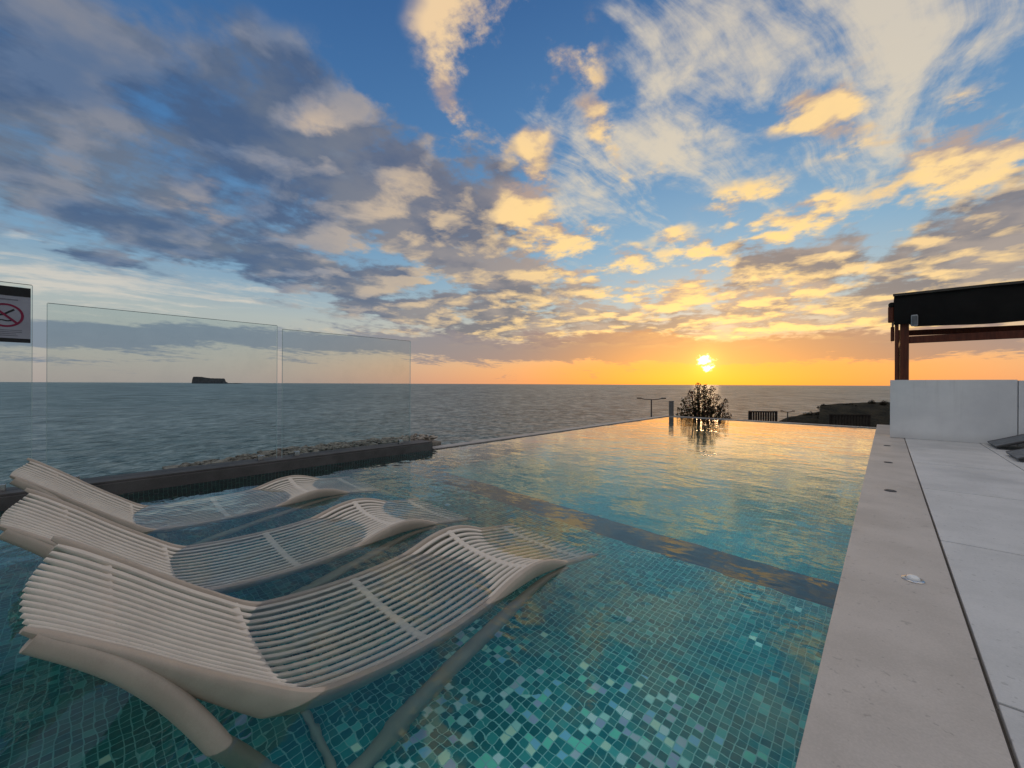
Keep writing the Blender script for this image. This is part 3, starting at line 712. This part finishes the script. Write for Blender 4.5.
def headland():
    pts = [(-17.5, 93, -7.4), (-14.8, 95.7, -5.8), (-12.6, 97.8, -5.1), (-10.4, 99.8, -4.75), (-9.75, 100.45, -4.6), (-9.62, 100.58, -3.2), (-7.5, 102.6, -3.0), (-4.6, 105.3, -2.72),
           (-.9, 108.7, -2.5), (2, 111.5, -2.6), (11, 119.6, -3.1), (26, 134, -4.0), (48, 155, -6)]
    d = mathutils.Vector((-.065, 1, 0)).normalized(); mb = MB(); S = []
    for a, b in zip(pts, pts[1:]):
        for k in range(6): S.append(mathutils.Vector(a).lerp(mathutils.Vector(b), k / 6))
    rows = [(-26, -9), (-14, -3.2), (-8, -1.8), (-4, -.8), (-1.2, -.25), (0, 0), (4, .1), (12, -.4), (26, -3), (40, -26)]
    for off, dz in rows:
        for p in S:
            q = p + d * off
            nz = mathutils.noise.noise((q.x * .35, q.y * .35, 0)) * .35 + mathutils.noise.noise((q.x * 1.2, q.y * 1.2, 3)) * .12
            mb.v.append((q.x, q.y, p.z + dz + nz * (.7 if off else .5)))
    m = len(S); mb.f = [(j * m + i, j * m + i + 1, (j + 1) * m + i + 1, (j + 1) * m + i) for j in range(len(rows) - 1) for i in range(m - 1)]
    tag(mb.build('headland', M['scrub'], smooth=True), kind='structure')
headland()

def leaves(mb, rnd, blobs, n, size, shell=.55):
    tot = sum(b[3] ** 2 for b in blobs)
    for bx_, by_, bz_, br in blobs:
        for _ in range(int(n * br * br / tot)):
            while True:
                q = mathutils.Vector((rnd.uniform(-1, 1), rnd.uniform(-1, 1), rnd.uniform(-1, 1)))
                if q.length < 1 and q.length > shell * rnd.random(): break
            c = mathutils.Vector((bx_, by_, bz_)) + q * br
            a = mathutils.Vector((rnd.gauss(0, 1), rnd.gauss(0, 1), rnd.gauss(0, .8))).normalized()
            b = a.cross(mathutils.Vector((rnd.gauss(0, 1), rnd.gauss(0, 1), rnd.gauss(0, 1)))).normalized()
            l = size * rnd.uniform(.6, 1.3); w = l * rnd.uniform(.25, .42)
            mb.add([c - a * l, c + b * w, c + a * l, c - b * w], [(0, 1, 2, 3)])

def bush(name, loc, blobs, n, size, label, cat, leaf, seed, group=None):
    rnd = random.Random(seed); r = empty(name, loc, label, cat, group)
    mb = MB(); leaves(mb, rnd, blobs, n, size); mb.build('foliage', M[leaf], r)
    mb = MB()
    for bx_, by_, bz_, br in blobs:
        for k in range(3):
            e = mathutils.Vector((bx_ + rnd.uniform(-.6, .6) * br, by_ + rnd.uniform(-.6, .6) * br, bz_ + rnd.uniform(.2, .95) * br))
            s = mathutils.Vector((bx_ * .25 + rnd.uniform(-.05, .05), by_ * .25, 0)); mid = s.lerp(e, .5) + mathutils.Vector((rnd.uniform(-.1, .1) * br, rnd.uniform(-.1, .1) * br, .1 * br))
            mb.tube([s, s.lerp(mid, .5), mid, mid.lerp(e, .5), e], lambda i: (.03, .024, .016, .010, .004)[i] * (size / .05), 6)
    mb.build('stem', M['bark'], r, True)
# the bush behind the far edge
ex, ey = math.cos(HEAD), math.sin(HEAD)        # along the horizon as the far edge is seen
B = [(-.60, .80, .20), (-.42, 1.12, .24), (-.20, 1.42, .26), (.02, 1.66, .24), (.24, 1.56, .24), (.34, 1.25, .26), (.05, 1.15, .36), (.52, .98, .22), (.74, 1.14, .17), (.86, .85, .16), (-.80, .72, .13),
     (0, .75, .42), (-.30, .8, .32), (.36, .8, .34), (-.50, 1.40, .10), (.40, 1.80, .10), (.84, 1.38, .08), (-.06, 1.90, .09), (-.66, 1.08, .09), (.16, 1.86, .08), (-.30, 1.66, .09), (.56, 1.5, .10), (.64, .7, .2)]
bush('flowering_shrub', (-4.35, 13.45, -1.2 + .38), [(x * ex, x * ey, z_ * .95, r_) for x, z_, r_ in B], 5200, .038, 'dark leafy shrub standing behind the far corner of the pool', 'shrub', 'leaf', 3)

pst = empty('stone_post', (-4.955, 12.66, .016), 'slim dark stone post at the far corner of the pool', 'post')
MB().box((-.058, -.05, 0), (.058, .05, .44), .008).build('shaft', M['post'], pst); MB().box((-.066, -.058, .441), (.066, .058, .47), .008).build('cap', M['post'], pst)

def street_lamp(x, y, zg, zt, half, az, label):
    r = empty('street_lamp', (x, y, zg), label, 'street lamp', 'double armed street lamps', az)
    h = zt - zg
    MB().tube([(0, 0, 0), (0, 0, h * .5), (0, 0, h)], lambda i: (.11, .085, .065)[i], 10).build('pole', M['metal_dark'], r, True)
    for s in (-1, 1):
        MB().tube([(0, 0, h - .04), (s * half * .5, 0, h + .02), (s * half * .8, 0, h + .12)], .045, 8).build('arm', M['metal_dark'], r, True)
        MB().box((min(s * half * .72, s * half * 1.05), -.13, h + .06), (max(s * half * .72, s * half * 1.05), .13, h + .20), .05).build('lamp_head', M['metal_dark'], r, True)
street_lamp(-19.3, 43.6, terrain(-19.3, 43.6) - .2, -.66, 1.55, HEAD, 'tall double armed street lamp left of the shrub')
street_lamp(-10.8, 72.1, terrain(-10.8, 72.1) - .2, -3.0, 1.0, HEAD, 'smaller distant double armed street lamp before the headland')

def screen(p0, p1, ztop, h, label, n):
    dx, dy = p1[0] - p0[0], p1[1] - p0[1]; L_ = math.hypot(dx, dy)
    r = empty('slatted_screen', ((p0[0] + p1[0]) / 2, (p0[1] + p1[1]) / 2, ztop - h), label, 'fence', 'dark slatted screens beyond the pool', math.atan2(dy, dx))
    mb = MB()
    for k in range(n):
        x = -L_ / 2 + L_ * (k + .5) / n; mb.box((x - L_ / n * .36, -.012, .05), (x + L_ / n * .36, .012, h - .06), .003)
    mb.build('slat_panel', M['slat_dark'], r)
    MB().box((-L_ / 2, -.03, h - .07), (L_ / 2, -.0125, h), .004).build('rail', M['slat_dark'], r)
    MB().box((-L_ / 2, -.03, .08), (L_ / 2, -.0125, .15), .004).build('rail', M['slat_dark'], r)
    for x in (-L_ / 2, L_ / 2): MB().box((x - .04, .0125, -.9), (x + .04, .09, h), .004).build('post', M['slat_dark'], r)
screen((-4.97, 22.74), (-3.99, 23.66), -.30, .72, 'small dark slatted screen right of the shrub', 11)
screen((-2.01, 25.51), (-.59, 26.84), -.45, .85, 'longer dark slatted screen below the headland', 13)
rnd = random.Random(11)
for k, (x, y, z_, s, lab) in enumerate(((-11.0, 99, -5.5, .9, 'spiky dark scrub clump at the foot of the headland'), (-8.7, 97, -5.6, .8, 'low dark scrub clump below the rocky step of the headland'),
                                       (-1.2, 107.6, -3.2, .9, 'dark scrub clump on top of the headland'), (-13.6, 96, -6.6, .7, 'small scrub clump at the tip of the headland'), (-8.9, 101.2, -3.9, .8, 'rounded scrub clump on the brow of the headland step'),
                                       (-5.2, 104.6, -3.5, .75, 'scrub clump halfway along the headland top'))):
    bl = [(rnd.uniform(-1.3, 1.3) * s, rnd.uniform(-.6, .6) * s, rnd.uniform(.2, .9) * s, rnd.uniform(.45, .8) * s) for _ in range(6)]
    bush('coastal_scrub', (x, y, z_), bl, 500, .16, lab, 'scrub', 'leaf_dry', 20 + k, 'scrub clumps on the headland')

# the island on the horizon
def island():
    D = 12000; c = math.cos; base = mathutils.Vector((-math.sin(HEAD), math.cos(HEAD), 0)); rt = mathutils.Vector((math.cos(HEAD), math.sin(HEAD), 0))
    X = lambda px: (px - 512) / 400 * D
    prof = [(191.6, 0), (192.3, .55), (193.2, 1.0), (196, 1.02), (201, 1.0), (205, .9), (210, .80), (218, .78), (224.5, .76), (226, .3), (228, .10), (232, .07), (236, .11), (240, .08), (244, 0)]
    mb = MB(); S = []
    for i in range(121):
        px = 191.6 + (244 - 191.6) * i / 120; S.append((px, interp(prof, px) if False else next(a[1] + (b[1] - a[1]) * (px - a[0]) / (b[0] - a[0]) for a, b in zip(prof, prof[1:]) if a[0] <= px <= b[0] + 1e-6)))
    H_ = 205
    for off, k in ((-700, 0), (-420, .0), (-330, .45), (-260, .97), (0, 1), (260, .97), (420, 0)):
        for px, h in S:
            jz = mathutils.noise.noise((px * .8, off * .01, 2)) * 9 * h
            q = base * (D + off + 40 * mathutils.noise.noise((px * .6, k * 3, 7))) + rt * X(px) * (D + off) / D; mb.v.append((q.x, q.y, -26 + (h * H_ + jz) * k))
    m = len(S); mb.f = [(j * m + i, j * m + i + 1, (j + 1) * m + i + 1, (j + 1) * m + i) for j in range(6) for i in range(m - 1)]
    tag(mb.build('island', M['island']), 'small flat topped rocky island on the horizon', kind='structure')
island()

# ------------------------------------------------------------------ light and camera
make_sky(); make_camera()
sd = bpy.data.lights.new('sun', 'SUN'); so = bpy.data.objects.new('sun', sd); COL.objects.link(so)
sd.energy = .04; sd.angle = math.radians(3.0); sd.color = (1.0, .62, .32)
so.rotation_euler = SUN_DIR.to_track_quat('Z', 'Y').to_euler(); so.location = (0, 0, 20)
scene.view_settings.view_transform = 'Standard'; scene.view_settings.look = 'None'; scene.view_settings.exposure = 0
cy = scene.cycles
cy.use_denoising = True; cy.max_bounces = 10; cy.transmission_bounces = 8; cy.transparent_max_bounces = 12; cy.sample_clamp_indirect = 6; cy.caustics_refractive = True; cy.caustics_reflective = True
